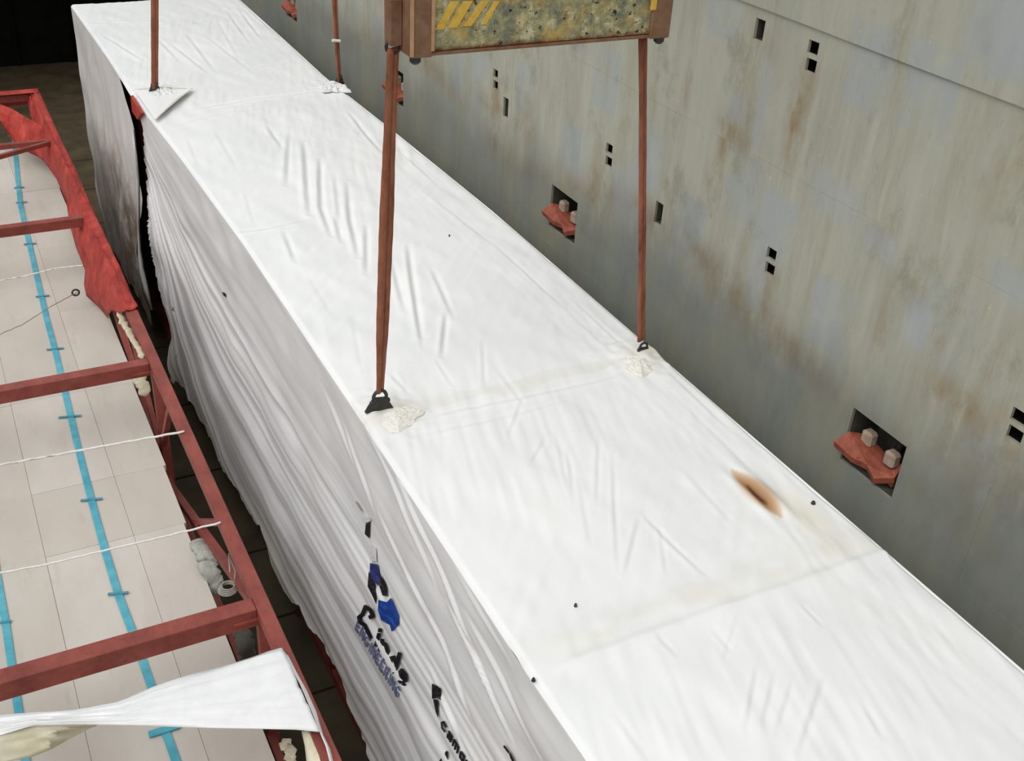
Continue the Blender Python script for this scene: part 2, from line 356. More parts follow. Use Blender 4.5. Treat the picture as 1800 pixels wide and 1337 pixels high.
def pocket(parent, y, z, w, h, dep, mat, name='pocket', t=.012, x=WX+.012):
    """open box let into the hull, walls of real thickness"""
    b = MB()
    b.box((x, y-w/2-t, z-h/2-t), (x+dep, y+w/2+t, z-h/2)); b.box((x, y-w/2-t, z+h/2), (x+dep, y+w/2+t, z+h/2+t))
    b.box((x, y-w/2-t, z-h/2), (x+dep, y-w/2, z+h/2)); b.box((x, y+w/2, z-h/2), (x+dep, y+w/2+t, z+h/2))
    b.box((x+dep, y-w/2-t, z-h/2-t), (x+dep+t, y+w/2+t, z+h/2+t))
    return b.build(name, mat, parent)
wheres = ['nearest one, beside the brown stain', 'second nearest, left of right sling',
          'half hidden behind near left sling', 'farthest, left of rear right sling']
for (y, z), wh in zip(sockets, wheres):
    t = empty('lashing_socket', (WX, y, z-SH/2), 'rusty lashing socket in square hull pocket, '+wh, 'lashing socket', 'lashing sockets along the hull side')
    pocket(t, y, z, SW, SH, .46, POCKET)
    # doubler frame round the opening
    fr = MB()
    for a in (((y-SW/2-.12, z+SH/2), (y+SW/2+.12, z+SH/2+.10)), ((y-SW/2-.12, z-SH/2-.10), (y+SW/2+.12, z-SH/2)),
              ((y-SW/2-.12, z-SH/2), (y-SW/2, z+SH/2)), ((y+SW/2, z-SH/2), (y+SW/2+.12, z+SH/2))):
        fr.box((WX-.022, a[0][0], a[0][1]), (WX-.006, a[1][0], a[1][1]))
    fr.build('doubler_frame', WALL, t)
    # bracket: bow-tie shaped plate standing out of the pocket
    P = [(-.20, .46, -.03), (-.05, .40, .10), (.16, .30, .06), (.18, .02, -.02), (.14, -.28, .02), (.0, -.33, -.08), (-.12, -.16, -.17), (-.05, .04, -.13), (-.13, .22, -.12)]
    V = [(WX+a+.02, y+b, z-.06+c) for a, b, c in P] + [(WX+a+.04, y+b, z-.14+c) for a, b, c in P]
    n = len(P); Fc = [tuple(range(n)), tuple(range(2*n-1, n-1, -1))] + [(i, n+i, n+(i+1) % n, (i+1) % n) for i in range(n)]
    mesh('bracket', V, Fc, ORANGE, t)
    MB().bar((WX+.1, y+.36, z-.16), (WX+.12, y-.3, z-.26), .10, .12).bar((WX-.06, y+.18, z-.2), (WX+.3, y-.02, z-.12), .06, .09).build('cross_bar', ORANGE, t)
    for dy, dz in ((.22, .04), (-.16, -.0)):
        MB().box((WX+.03, y+dy-.085, z+dz-.10), (WX+.17, y+dy+.075, z+dz+.09), .03).build('lug', LUG, t)
    MB().tube([(WX+.42, y+.0, z+.34), (WX+.40, y+.0, z+.0), (WX+.36, y+.02, z-.2)], .05, 10).build('pin', DARKSTEEL, t, True)
    for dy, dz in ((.27, -.46), (-.40, -.46), (.62, -.5)):
        MB().tube([(WX-.03, y+dy, z+dz), (WX+.0, y+dy, z+dz)], .024, 8, axis=(0,1,0)).build('bolt', DARKSTEEL, t)
pw = ['highest, under the long weld seam', 'low, right of the near right sling', 'just left of the near right sling',
      'under the spreader beam, farthest of the pairs', 'at the right border of the photo']
for (y, z), wh in zip(pairs, pw):
    t = empty('foothold', (WX, y, z-.16), 'two dark slots divided by a rung, '+wh, 'foothold', 'two-slot footholds in the hull side')
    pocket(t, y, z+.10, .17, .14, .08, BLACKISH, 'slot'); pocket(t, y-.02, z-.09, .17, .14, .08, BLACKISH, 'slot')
    MB().tube([(WX+.005, y-.115, z+.005), (WX+.005, y+.095, z+.005)], .02, 8, axis=(0,0,1)).build('rung', SEAM, t, True)
sw = ['right of the near right sling', 'below the spreader beam', 'high under the weld seam, scraped below']
for (y, z, w, h), wh in zip(singles, sw):
    t = empty('drain_slot', (WX, y, z-h/2), 'single dark slot in the hull, '+wh, 'slot', 'single slots in the hull side')
    pocket(t, y, z, w, h, .1, POCKET, 'slot')
    MB().box((WX+.0, y-w/2+.01, z-h/2), (WX+.04, y-w/2+.045, z+h/2)).build('rim', SEAM, t)
# other sides of the hold
box('wall_left', (-24.4, -8, FZ), (-24, 47, 5.5), WALL)['kind'] = 'structure'
box('wall_back', (-24.4, -8.4, FZ), (WX+.75, -8, 5.5), WALL)['kind'] = 'structure'
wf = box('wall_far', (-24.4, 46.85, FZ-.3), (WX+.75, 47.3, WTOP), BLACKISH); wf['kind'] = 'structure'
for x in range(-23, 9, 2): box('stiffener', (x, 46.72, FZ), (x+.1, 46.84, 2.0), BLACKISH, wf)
cl = box('shading_ceiling', (-24.4, 40.5, 2.6), (WX-.05, 46.9, 3.0), BLACKISH); cl['kind'] = 'structure'  # unseen deck overhang with beams, put in to keep the far end dark
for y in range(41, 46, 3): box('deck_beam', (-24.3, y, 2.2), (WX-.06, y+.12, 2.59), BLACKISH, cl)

# ================================================================ THE LONG WRAPPED CRATE
CY1 = 29.75; CY0 = -1.0; BOT = -6.0
ey = [-1, 5.5, 9.7, 14.7, 18.5, 22.3, 25, 29.75]
exl = [3.5, 3.48, 3.53, 3.56, 3.50, 3.38, 3.40, 3.35]
exr = [7.5, 7.53, 7.56, 7.60, 7.52, 7.40, 7.45, 7.50]
XL = lambda Y: np.interp(Y, ey, exl); XR = lambda Y: np.interp(Y, ey, exr)
crate = empty('wrapped_crate', (5.5, 14.4, FZ), 'very long crate wrapped in white film, hanging in four slings beside the hull side', 'crate')
def strokes_field(Xw, Yw, strokes, plane):
    """soft creases along the given polylines; returns height"""
    H = np.zeros_like(Xw)
    for pts, amp, wd in strokes:
        Q = [plane(*p) for p in pts]
        best = np.full(Xw.shape, 1e9); along = np.zeros_like(Xw); tot = 0
        Ls = [np.hypot(b[0]-a[0], b[1]-a[1]) for a, b in zip(Q[:-1], Q[1:])]; T = sum(Ls)
        sg = np.zeros_like(Xw)
        for (a, b), L in zip(zip(Q[:-1], Q[1:]), Ls):
            dx, dy = (b[0]-a[0])/L, (b[1]-a[1])/L
            u = np.clip((Xw-a[0])*dx+(Yw-a[1])*dy, 0, L); d = (Xw-a[0])*dy-(Yw-a[1])*dx
            px, py = a[0]+dx*u, a[1]+dy*u; dist = np.hypot(Xw-px, Yw-py)
            mk = dist < best; best[mk] = dist[mk]; along[mk] = (tot+u[mk])/T; sg[mk] = np.sign(d[mk]); tot += L
        env = np.sin(np.pi*np.clip(along, .03, .97))**.6
        H += amp*env*(np.exp(-(best/wd)**2) - .75*np.exp(-((best*sg-wd*1.9)/(wd*1.1))**2))
    return H
TP = lambda x, y: tuple(hz(x, y, 0)[:2])
top_str = [
 ([(510,236),(505,325)], .030, .055), ([(536,252),(546,377)], .055, .06), ([(564,279),(566,364),(585,415)], .05, .055),
 ([(590,310),(600,400)], .02, .05), ([(612,321),(617,384),(633,453)], .045, .055), ([(590,380),(602,425)], .03, .05),
 ([(646,394),(646,483)], .035, .05), ([(719,430),(725,483),(742,591)], .05, .05), ([(613,196),(673,269)], .03, .05),
 ([(501,407),(521,460)], .025, .05), ([(470,220),(500,262)], .02, .05), ([(690,455),(712,545)], .025, .045), ([(760,470),(800,560)], .022, .045),
 ([(786,550),(778,626)], .035, .04), ([(849,596),(853,684)], .028, .035), ([(769,634),(795,676)], .025, .035), ([(727,508),(744,613)], .03, .04),
 ([(686,655),(719,690)], .03, .04), ([(920,701),(895,768)], .028, .035), ([(962,768),(933,818)], .03, .035), ([(979,760),(1004,877)], .022, .035),
 ([(1000,793),(1010,880)], .026, .035), ([(1054,768),(1050,889)], .030, .035), ([(1079,801),(1082,900),(1088,1002)], .030, .035),
 ([(1125,910),(1100,1011)], .035, .035), ([(1134,906),(1180,955),(1240,1010)], .035, .04), ([(1160,920),(1172,1010)], .026, .03),
 ([(1020,850),(1040,960)], .016, .04), ([(1200,820),(1300,930)], .016, .05), ([(870,640),(930,720)], .018, .05),
 ([(1409,1060),(1448,1100)], .030, .025), ([(1333,1171),(1312,1287)], .034, .035), ([(1364,1185),(1342,1278)], .034, .035),
 ([(1396,1198),(1366,1290)], .034, .035), ([(1452,1190),(1405,1330)], .045, .04), ([(1520,1238),(1555,1300)], .030, .04),
 ([(1151,1113),(1191,1153)], .026, .03), ([(1080,1250),(1140,1337)], .02, .04), ([(1250,1100),(1290,1150)], .018, .03), ([(1300,1080),(1270,1170)], .018, .03),
 ([(700,745),(800,720),(900,700),(1050,668),(1110,650)], .026, .06), ([(700,770),(850,740),(1000,700)], .016, .06),
 ([(335,192),(450,172),(575,158)], .045, .09), ([(300,222),(400,196),(470,190)], .018, .07), ([(400,125),(540,105)], .02, .08),
 ([(300,75),(370,130)], .03, .07), ([(330,60),(380,125)], .03, .07), ([(360,60),(450,130)], .02, .07), ([(270,60),(320,110)], .03, .07), ([(180,60),(260,110)], .03, .07),
 ([(400,20),(440,75)], .035, .06), ([(420,15),(462,70)], .04, .06), ([(432,8),(490,65)], .035, .06), ([(150,40),(300,42)], .02, .08), ([(380,30),(420,100)], .02, .06),
 ([(395,408),(470,400),(540,385)], .026, .06), ([(430,330),(450,400)], .012, .05), ([(700,260),(780,335)], .018, .05), ([(740,330),(880,440)], .014, .05),
 ([(860,420),(990,540)], .018, .04), ([(1000,520),(1130,640)], .02, .035), ([(990,540),(1110,650)], .014, .035), ([(1160,640),(1290,760)], .02, .035), ([(1180,690),(1330,830)], .014, .04),
 ([(330,240),(350,290)], .016, .06), ([(380,230),(420,300)], .014, .06), ([(270,225),(300,262)], .02, .05), ([(620,560),(640,660)], .012, .04), ([(540,480),(590,560)], .01, .05),
]
# top sheet grid
nx, ny = 150, 1150
Yg = np.concatenate([np.linspace(CY0, 3, 60, endpoint=False), np.linspace(3, CY1, ny)])
sg_ = np.linspace(0, 1, nx)
Y2, S2 = np.meshgrid(Yg, sg_, indexing='ij')
X2 = XL(Y2)*(1-S2)+XR(Y2)*S2
top_str = [(a, b_*(1.0 if i < 14 else .5), c_*(.8 if i < 14 else .62)) for i, (a, b_, c_) in enumerate(top_str)]
Zt = strokes_field(X2, Y2, top_str, TP)*-.72
q1 = (X2*.96-Y2*.28); q2 = (X2*.28+Y2*.96)
msk = np.clip(1.2*vnoise2(X2*.7+7, Y2*.45+3, 71)+.35, 0, 1)
Zt += msk*(.007*vnoise2(q1*8, q2*.9+60, 72)+.004*vnoise2(q1*17, q2*1.6+60, 73))
q3 = (X2*.75-Y2*.66); q4 = (X2*.66+Y2*.75)
Zt += (1-msk)*.004*vnoise2(q3*11+90, q4*1.1+90, 74)
Zt += .010*vnoise2(X2*1.1+20, Y2*.8+50, 3) + .006*vnoise2((X2+Y2*.35)*4, Y2*1.1, 4) + .003*vnoise2((X2-Y2*.2)*9+40, Y2*2.6+9, 8)
# fine lengthwise tension ripples towards the right edge
Zt += .004*smoothstep(6.2, 7.4, X2)*vnoise((X2+.02*Y2)*14, 5)
Zt += -.05*np.exp(-((Y2-9.9)/.5)**2)*0 + .03*np.exp(-((Y2-5.56)/.07)**2)*smoothstep(3.5, 4, X2)  # doubled fold across the crate
Zt += .018*np.exp(-((Y2-5.85)/.16)**2)
# film pulled up round the four lifting lugs
lugs = [(3.78, 9.8), (7.32, 9.8), (3.88, 22.2), (7.44, 21.6)]
for lx, ly in lugs: Zt += .07*np.exp(-(((X2-lx)/.28)**2+((Y2-ly)/.3)**2)) + .02*vnoise2(X2*9, Y2*9, 2)*np.exp(-(((X2-lx)/.5)**2+((Y2-ly)/.5)**2))
# rounded shoulders
e = np.minimum(X2-XL(Y2), XR(Y2)-X2); Zt -= .05*np.clip(1-e/.06, 0, 1)**2
dirt = .45*np.exp(-((Y2-5.75-.1*vnoise(X2*3, 6))/.16)**2)*(.5+.5*vnoise2(X2*3, Y2*8, 9))
for lx, ly in lugs: dirt += .6*np.exp(-(((X2-lx-.1)/.35)**2+((Y2-ly+.1)/.3)**2))*(.6+.4*vnoise2(X2*14, Y2*14, 5))
dirt += .35*np.exp(-((Y2-9.75)/.2)**2)*(vnoise2(X2*2, Y2*5, 19) > .1)*.6
dirt += .55*np.exp(-(((X2-7.15)/.18)**2+((Y2-6.35)/.5)**2))
# burnt tear with brown halo, lying along the crate
sx, sy = 6.905, 6.88; ang = math.radians(2)
u = (Y2-sy); v = (X2-sx-.02*u)
v2 = v-.012
rust = np.exp(-((u/.26)**4)-((v2/.035)**2)); rust = np.maximum(rust, .75*np.exp(-((u/.36)**4)-((v2/.085)**2)))
lens = np.clip(1-(u/.46)**2, .02, 1)
tan = .95*np.exp(-((v/(.15*lens))**4))*(np.abs(u) < .46)
rust = np.maximum(np.exp(-((u/.24)**4)-((v2/.026)**2)), .70*np.exp(-((v2/(.125*lens))**2))*np.exp(-((u/.36)**4)))
Zt += -.05*np.exp(-(u/.3)**2-(v/.05)**2)+.03*np.exp(-(u/.42)**2-((np.abs(v)-.12)/.05)**2)
Vt = np.stack([X2, Y2, Zt], -1).reshape(-1, 3)
na, nb = Y2.shape
idx = np.arange(na*nb).reshape(na, nb)
Ft = np.stack([idx[:-1,:-1], idx[:-1,1:], idx[1:,1:], idx[1:,:-1]], -1).reshape(-1, 4)
top = mesh('top_sheet', Vt, Ft, FILM, crate, True, {'dirt': np.clip(dirt, 0, .9).ravel(), 'tan': np.clip(tan, 0, .9).ravel(), 'rust': np.clip(rust, 0, 1).ravel()})

# near side sheet, hanging from the left shoulder
side_str = [
 ([(783,1063),(835,1165),(895,1297)], .05, .03), ([(690,830),(745,950),(800,1070),(850,1200)], .04, .035), ([(700,1000),(770,1130),(830,1290)], .035, .04),
 ([(640,760),(700,880),(760,1030)], .03, .035), ([(660,905),(740,1080)], .03, .04), ([(820,1080),(880,1200),(950,1337)], .03, .03), ([(600,760),(650,900)], .03, .05),
 ([(800,1000),(900,1170)], .02, .025), ([(560,690),(620,830)], .02, .05), ([(750,1180),(820,1337)], .03, .04)]
SP = lambda x, y: (hx(x, y, 3.5)[1], hx(x, y, 3.5)[2])
hemY = [-1, 4, 6.5, 8.1, 9.29, 10.73, 12.0, 13.57, 14.6, 15.78, 17.22, 18.9, 20.0, 20.62, 21.5, 22.6]
hemZ = [-5.3, -5.2, -5.4, -5.4, -5.27, -4.95, -5.2, -5.55, -5.45, -5.5, -5.65, -5.6, -5.62, -5.49, -4.9, -3.6]
def side_x(Y, Z):
    """outward (towards -X) shape of the near side sheet"""
    D = np.maximum(22.7-Y, .02)
    s = (1-np.exp(-D/2.3))*(1-.018*np.maximum(0, 17-Y))
    u = -Z/np.maximum(s, .05)
    low = smoothstep(.8, 3.2, u)
    p = .035*low*vnoise(u*1.7+.04*Y, 21) + .020*(.2+.8*low)*vnoise(u*4.6-.07*Y, 22) + .011*(.15+.85*low)*vnoise(u*10+.13*Y, 23) + .004*low*vnoise(u*21, 24)
    fade = smoothstep(0, .35, -Z)
    bulge = .12*smoothstep(1, 5.5, -Z) - .04*np.sin(np.pi*np.clip(-Z/5.5, 0, 1))
    flap = .55*np.exp(-((Y-20.9)/.45)**2)*smoothstep(4.7, 5.6, -Z)
    return XL(Y) - bulge - fade*p - flap - .025*fade*vnoise2(Y*1.3, Z*2, 31)
cs, ct = 900, 170
tt = np.linspace(0, 1, ct); ss = np.linspace(0, 1, cs)
S3, T3 = np.meshgrid(ss, tt, indexing='ij')
ne = [hx(x, y, 3.42)[1:] for x, y in ((245,190),(250,220),(254,270),(260,330),(264,390),(270,435),(281,485),(294,525),(303,565),(312,610),(322,655))]
Y0 = np.interp(T3*5.55, [-float(p[1]) for p in ne], [float(p[0]) for p in ne])
Y3 = CY0+(Y0-CY0)*S3
hem = np.interp(Y3, hemY, hemZ)+.07*vnoise(Y3*2.3, 41)+.04*vnoise(Y3*7, 42)
hem = np.where(Y3 > 20.3, np.interp(Y3, [20.3, 20.62, 22.6], [-5.6, -5.49, -5.49]), hem)
Z3 = -.035+T3*(hem+.035)
X3 = side_x(Y3, Z3)
X3 -= strokes_field(Y3, Z3, side_str, SP)*.55
Vs = np.stack([X3, Y3, Z3], -1).reshape(-1, 3)
idx = np.arange(cs*ct).reshape(cs, ct)
Fs = np.stack([idx[:-1,:-1], idx[1:,:-1], idx[1:,1:], idx[:-1,1:]], -1).reshape(-1, 4)
z0 = np.zeros(cs*ct)
sdirt = .5*smoothstep(4.4, 5.6, -Z3)*(.4+.6*vnoise2(Y3*3, Z3*3, 12))
side = mesh('side_sheet', Vs, Fs, FILM, crate, True, {'dirt': np.clip(sdirt, 0, .5).ravel(), 'tan': z0, 'rust': z0})

# far, dirty side sheet
fe = [(228,186),(236,215),(240,250),(247,300),(253,350),(251,400),(248,450),(257,500),(270,548)]
fe = [hx(x, y, 3.42)[1:] for x, y in fe]; fz = [-.0]+[-float(p[1]) for p in fe]; fy = [23.6]+[float(p[0]) for p in fe]
cs2, ct2 = 170, 130
S4, T4 = np.meshgrid(np.linspace(0, 1, cs2), np.linspace(0, 1, ct2), indexing='ij')
Zg = T4*6.0
Y0f = np.interp(Zg, fz, fy)+.05*vnoise(Zg*6, 61)
Y4 = Y0f+(CY1-Y0f)*S4
hemf = np.interp(Y4, [23, 24.0, 25.2, 26.2, 28.9, 29.75], [-5.9, -5.75, -5.7, -6.0, -5.85, -4.8])+.05*vnoise(Y4*4, 52)
Z4 = np.maximum(-Zg, hemf)
Z4 = -.035-Zg/6.0*(-hemf-.035)
X4 = XL(Y4)-.05*vnoise(Y4*1.4+.3*Z4, 53)*smoothstep(.2, 1.5, -Z4)-.05*vnoise2(Y4*2.2, Z4*1.2, 54)*smoothstep(.2, 1.5, -Z4)-.06*smoothstep(1, 5, -Z4)
fd = np.clip(smoothstep(1.2, 4.0, -Z4)*np.clip(1.15-.16*(Y4-23.5), .2, 1)+.25*vnoise2(Y4*2, Z4*2, 55), 0, 1)
idx = np.arange(cs2*ct2).reshape(cs2, ct2)
mesh('torn_side_sheet', np.stack([X4, Y4, Z4], -1).reshape(-1, 3), np.stack([idx[:-1,:-1], idx[1:,:-1], idx[1:,1:], idx[:-1,1:]], -1).reshape(-1, 4), DFILM, crate, True, {'dirt': fd.ravel()})['label'] = 'soiled and torn film on the far end of the side'
# loose pale strip at the torn edge
sp = [(234,228,5),(239,275,6),(243,320,5),(244,400,4),(246,440,7),(249,470,12),(257,510,14),(267,545,8)]
rows = []
for x, y, w in sp: rows.append([hx(x-w/2, y, 3.30), hx(x, y, 3.22), hx(x+w/2, y, 3.33)])
solid(MB().grid(rows).build('loose_strip', DFILM, crate, True), .01)
# right side sheet and end sheets
rows = []
for y in np.linspace(CY0, CY1, 60): rows.append([(XR(y)+.02*math.sin(y*3+k)*(k > 0)+.01, y, -.03-k*1.1) for k in range(6)])
solid(MB().grid(rows).build('right_side_sheet', FILM, crate, True), .01)
for yy, nm in ((CY1, 'far_end_sheet'), (CY0, 'near_end_sheet')):
    rows = [[(XL(yy)+(XR(yy)-XL(yy))*i/20, yy+.02*math.sin(i*1.7+j), -.03-j*1.1) for i in range(21)] for j in range(6)]
    solid(MB().grid(rows).build(nm, FILM, crate, True), .01)
# steel frame and load inside the wrapping
box('inner_load', (3.95, CY0+.3, -5.7), (7.2, CY1-.3, -.25), INNER, crate)
for x in (3.72, 7.3):
    box('top_chord', (x-.06, CY0+.1, -.24), (x+.06, CY1-.1, -.12), RED, crate)
    box('bottom_chord', (x-.05, CY0+.1, BOT-.2), (x+.09, CY1-.1, BOT), RED, crate)
for y in np.arange(0, 29, 2.95):
    for x in (3.70, 7.3): box('post', (x-.05, y-.05, BOT), (x+.05, y+.05, -.24), RED, crate)
for y in np.arange(1.5, 29, 5.9):
    box('skid', (3.6, y, FZ+.005), (7.4, y+.16, BOT-.2), INNER, crate, .01)
MB().bar((3.62, 20.1, -4.6), (3.62, 22.9, BOT+.1), .08, .08).bar((3.62, 22.9, -3.4), (3.62, 21.4, BOT+.1), .08, .08).build('brace', RED, crate)
P = [hx(229,168,3.33), hx(248,199,3.33), hx(241,210,3.33), hx(232,196,3.33)]
Q = [p+np.array([.06, 0, 0]) for p in P]
mesh('red_corner_pad', P+Q, [(0,1,2,3), (7,6,5,4), (0,4,5,1), (1,5,6,2), (2,6,7,3), (3,7,4,0)], RTARP, crate)['label'] = 'red scrap showing at the torn corner'

# ---- printing on the side sheet (flat print following the film)
FN = Vector((0,0,0))
def face_pt(x, y, lift=.02):
    p = hx(x, y, 3.45)
    for _ in range(3):
        X = float(side_x(np.array([p[1]]), np.array([p[2]]))[0]); 
        X -= float(strokes_field(np.array([p[1]]), np.array([p[2]]), side_str, SP)[0])*.55
        p = hx(x, y, X-lift)
    return p
def ink_poly(poly, mat, name, parent=side, step=6):
    xs = [p[0] for p in poly]; ys_ = [p[1] for p in poly]
    bm = bmesh.new(); f = bm.faces.new([bm.verts.new((x, y, 0)) for x, y in poly])
    bmesh.ops.triangulate(bm, faces=[f])
    bmesh.ops.subdivide_edges(bm, edges=[e_ for e_ in bm.edges if e_.calc_length() > 5], cuts=4, use_grid_fill=False)
    bmesh.ops.triangulate(bm, faces=list(bm.faces))
    bm.verts.index_update()
    o = mesh(name, [face_pt(v.co.x, v.co.y) for v in bm.verts], [[v.index for v in f.verts] for f in bm.faces], mat, parent); bm.free(); return o
def ink_lines(lines, w, mat, name, parent=side, lift=.024):
    b = MB()
    for ln in lines:
        for (a, c) in zip(ln[:-1], ln[1:]):
            L = math.hypot(c[0]-a[0], c[1]-a[1]); 
            if L < 1e-6: continue
            nx_, ny_ = -(c[1]-a[1])/L*w/2, (c[0]-a[0])/L*w/2; ex, ey_ = (c[0]-a[0])/L*w*.3, (c[1]-a[1])/L*w*.3
            n = max(1, int(L/5)); rows = []
            for i in range(n+1):
                t = i/n; x = a[0]-ex+(c[0]-a[0]+2*ex)*t; y = a[1]-ey_+(c[1]-a[1]+2*ey_)*t
                rows.append([face_pt(x+nx_, y+ny_, lift), face_pt(x-nx_, y-ny_, lift)])
            b.grid(rows)
    return b.build(name, mat, parent)
GL = {'L': [[(.55,1),(.2,.85),(.15,.4),(.0,.1),(.12,0),(.45,.12),(.95,0)], [(.55,1),(.75,.9),(.6,.7)]], 'i': [[(.2,.58),(.2,0)], [(.2,.74),(.2,.82)]],
 'n': [[(.05,.55),(.05,0)], [(.05,.4),(.3,.55),(.5,.42),(.5,0)]], 'd': [[(.5,1),(.5,0)], [(.5,.4),(.25,.55),(.05,.3),(.25,0),(.5,.12)]],
 'e': [[(.05,.3),(.5,.3),(.4,.52),(.15,.5),(.04,.25),(.2,0),(.5,.08)]], 'E': [[(.5,1),(.05,1),(.05,0),(.5,0)], [(.05,.5),(.4,.5)]],
 'N': [[(.05,0),(.05,1),(.55,0),(.55,1)]], 'G': [[(.55,.85),(.3,1),(.05,.6),(.1,.1),(.4,0),(.55,.2),(.55,.45),(.35,.45)]], 'I': [[(.15,0),(.15,1)]],
 'R': [[(.05,0),(.05,1),(.45,.95),(.45,.55),(.05,.5),(.5,0)]], 'c': [[(.5,.5),(.2,.55),(.05,.28),(.2,0),(.5,.06)]],
 'a': [[(.1,.5),(.45,.5),(.45,0)], [(.45,.3),(.1,.25),(.1,0),(.45,.08)]], 'm': [[(.05,0),(.05,.55),(.3,.5),(.3,0)], [(.3,.5),(.55,.5),(.55,0)]],
 'q': [[(.45,-.35),(.45,.55),(.1,.5),(.1,.05),(.45,.05)]], 'u': [[(.05,.55),(.05,.08),(.45,.03),(.45,.55)]], 'A': [[(0,0),(.3,1),(.6,0)], [(.12,.35),(.48,.35)]]}
def text_lines(s, org, adv, up, gap=.72):
    out = []; u = 0
    for ch in s:
        if ch == ' ': u += .5; continue
        for ln in GL[ch]: out.append([(org[0]+adv[0]*(u+x)+up[0]*y, org[1]+adv[1]*(u+x)+up[1]*y) for x, y in ln])
        wd = max(p[0] for ln in GL[ch] for p in ln); u += wd+.22
    return out
ink_poly([(650,989),(664,992),(667,1012),(665,1030),(658,1022),(650,1008)], INKNAVY, 'printed_emblem')
ink_poly([(648,1003),(660,1028),(661,1062),(655,1048),(646,1030)], INKBLACK, 'printed_emblem')
ink_poly([(669,1010),(677,1024),(682,1048),(672,1046),(667,1030)], INKBLACK, 'printed_emblem')
ink_poly([(665,1054),(680,1058),(687,1050),(701,1082),(700,1098),(688,1110),(685,1098),(670,1090),(664,1072)], INKBLUE, 'printed_emblem')
ink_lines(text_lines('Linde', (630,1088), (22.5, 33.5), (9,-34)), 7.0, INKBLACK, 'printed_lettering')
ink_lines(text_lines('ENGINEERING', (624,1104), (10.2, 16.8), (5,-15)), 2.6, INKFADE, 'printed_lettering')
ink_poly([(759,1201),(767,1204),(775,1210),(775,1230),(768,1226),(759,1228)], INKBLACK, 'printed_block')
ink_poly([(761,1228),(770,1230),(770,1262),(766,1252)], INKBLACK, 'printed_block')
ink_lines(text_lines('camqu', (774,1274), (15,25), (5,-19)), 3.6, INKBLACK, 'printed_lettering')
ink_lines(text_lines('Aa', (774,1337), (18,26), (6,-24)), 3.6, INKBLACK, 'printed_lettering')
ink_lines([[(886,1311),(894,1322)], [(896,1324),(902,1336)], [(898,1330),(906,1345)]], 3.5, INKBLACK, 'printed_lettering')
ink_poly([(643,918),(650,916),(649,930),(649,946),(641,938)], INKBLACK, 'dark_tear')
ink_poly([(637,910),(650,908),(652,914),(642,922),(637,919)], WTARP, 'taped_patch')
ink_poly([(651,958),(661,962),(662,986),(651,986)], WTARP, 'taped_patch')
ink_lines([[(626,882),(636,898)]], 2, GREYROPE, 'small_scuff')
ink_poly([(390,513),(396,515),(397,523),(392,518)], INKBLACK, 'dark_tear')
for (x, y, r) in ((790,413,2.2), (1012,1062,2.6), (1430,882,4), (938,1193,3)):
    c = hz(x, y, .02); rr = r/150
    MB().tube([(c[0], c[1], .0), (c[0], c[1], .03)], [rr, rr*.6], 8, axis=(1,0,0)).build('rivet_head', DARKSTEEL, top)
# patch of cream, crumpled film round each lug
def crumple(name, cx, cy, rx, ry, mat, seed, parent=crate, zz=.03, amp=.05, n=16, rag=.25):
    r_ = np.random.RandomState(seed); rows = []
    for i in range(n+1):
        row = []
        for j in range(28):
            t = 2*math.pi*j/28; rd = i/n*(1+rag*math.sin(3*t+seed)+rag*.6*math.sin(7*t+seed*2))
            row.append((cx+rx*rd*math.cos(t), cy+ry*rd*math.sin(t), zz+(r_.rand()*amp if i < n else .0)+.035*math.exp(-(i/n*2)**2)-.035*(i/n)**3))
        row.append(row[0]); rows.append(row)
    return MB().grid(rows).build(name, mat, parent, False)
crumple('crumpled_collar', 3.90, 9.64, .30, .24, IVORY, 1, zz=.04, amp=.014, rag=.16)
crumple('crumpled_collar', 7.16, 9.58, .27, .27, IVORY, 2, zz=.035, amp=.016, rag=.17)
crumple('crumpled_collar', 3.95, 22.1, .24, .5, WTARP, 3, zz=.06)
crumple('crumpled_collar', 7.30, 21.4, .26, .34, WTARP, 4, zz=.06)
# triangular opened flap at rear left lug
tri = [hz(236,157,.07), hz(338,155,.07), hz(272,210,.07)]
b = MB()
for a, c in ((0,1), (1,2)):
    b.tube([tri[a], (tri[a]+tri[c])/2+np.array([0,0,.05]), tri[c]], [.02,.035,.02], 6, flat=.5)
b.build('flap_edge', IVORY, crate)
mesh('opened_flap', [tri[0], tri[1], tri[2], (tri[0]+tri[1]+tri[2])/3+np.array([0,0,.015])], [(0,1,3),(1,2,3),(2,0,3)], FILM, crate, False, {'dirt': [0.]*4})

# ================================================================ SLINGS
def sling(path, widths, label, base):
    t = empty('lifting_sling', tuple(base), label, 'sling', 'rust-red lifting slings')
    P = [Vector(p) for p in path]; n = 60; pts = []; ws = []
    Ls = [0]
    for a, b_ in zip(P[:-1], P[1:]): Ls.append(Ls[-1]+(b_-a).length)
    for i in range(n+1):
        d = Ls[-1]*i/n
        x = [float(np.interp(d, Ls, [p[k] for p in P])) for k in range(3)]
        pts.append(Vector(x)); ws.append(float(np.interp(i/n, np.linspace(0, 1, len(widths)), widths))/2*(1+.018*math.sin(i*1.3)+.02*math.sin(i*.37+base[0])))
    for sgn in (-1, 1):   # the two legs of the endless sling lie against each other
        b = MB(); b.tube([p+Vector((sgn*w*.46, sgn*.012, 0)) for p, w in zip(pts, ws)], [w*.56 for w in ws], 10, flat=.55)
        b.build('webbing', SLING, t, True)
    return t
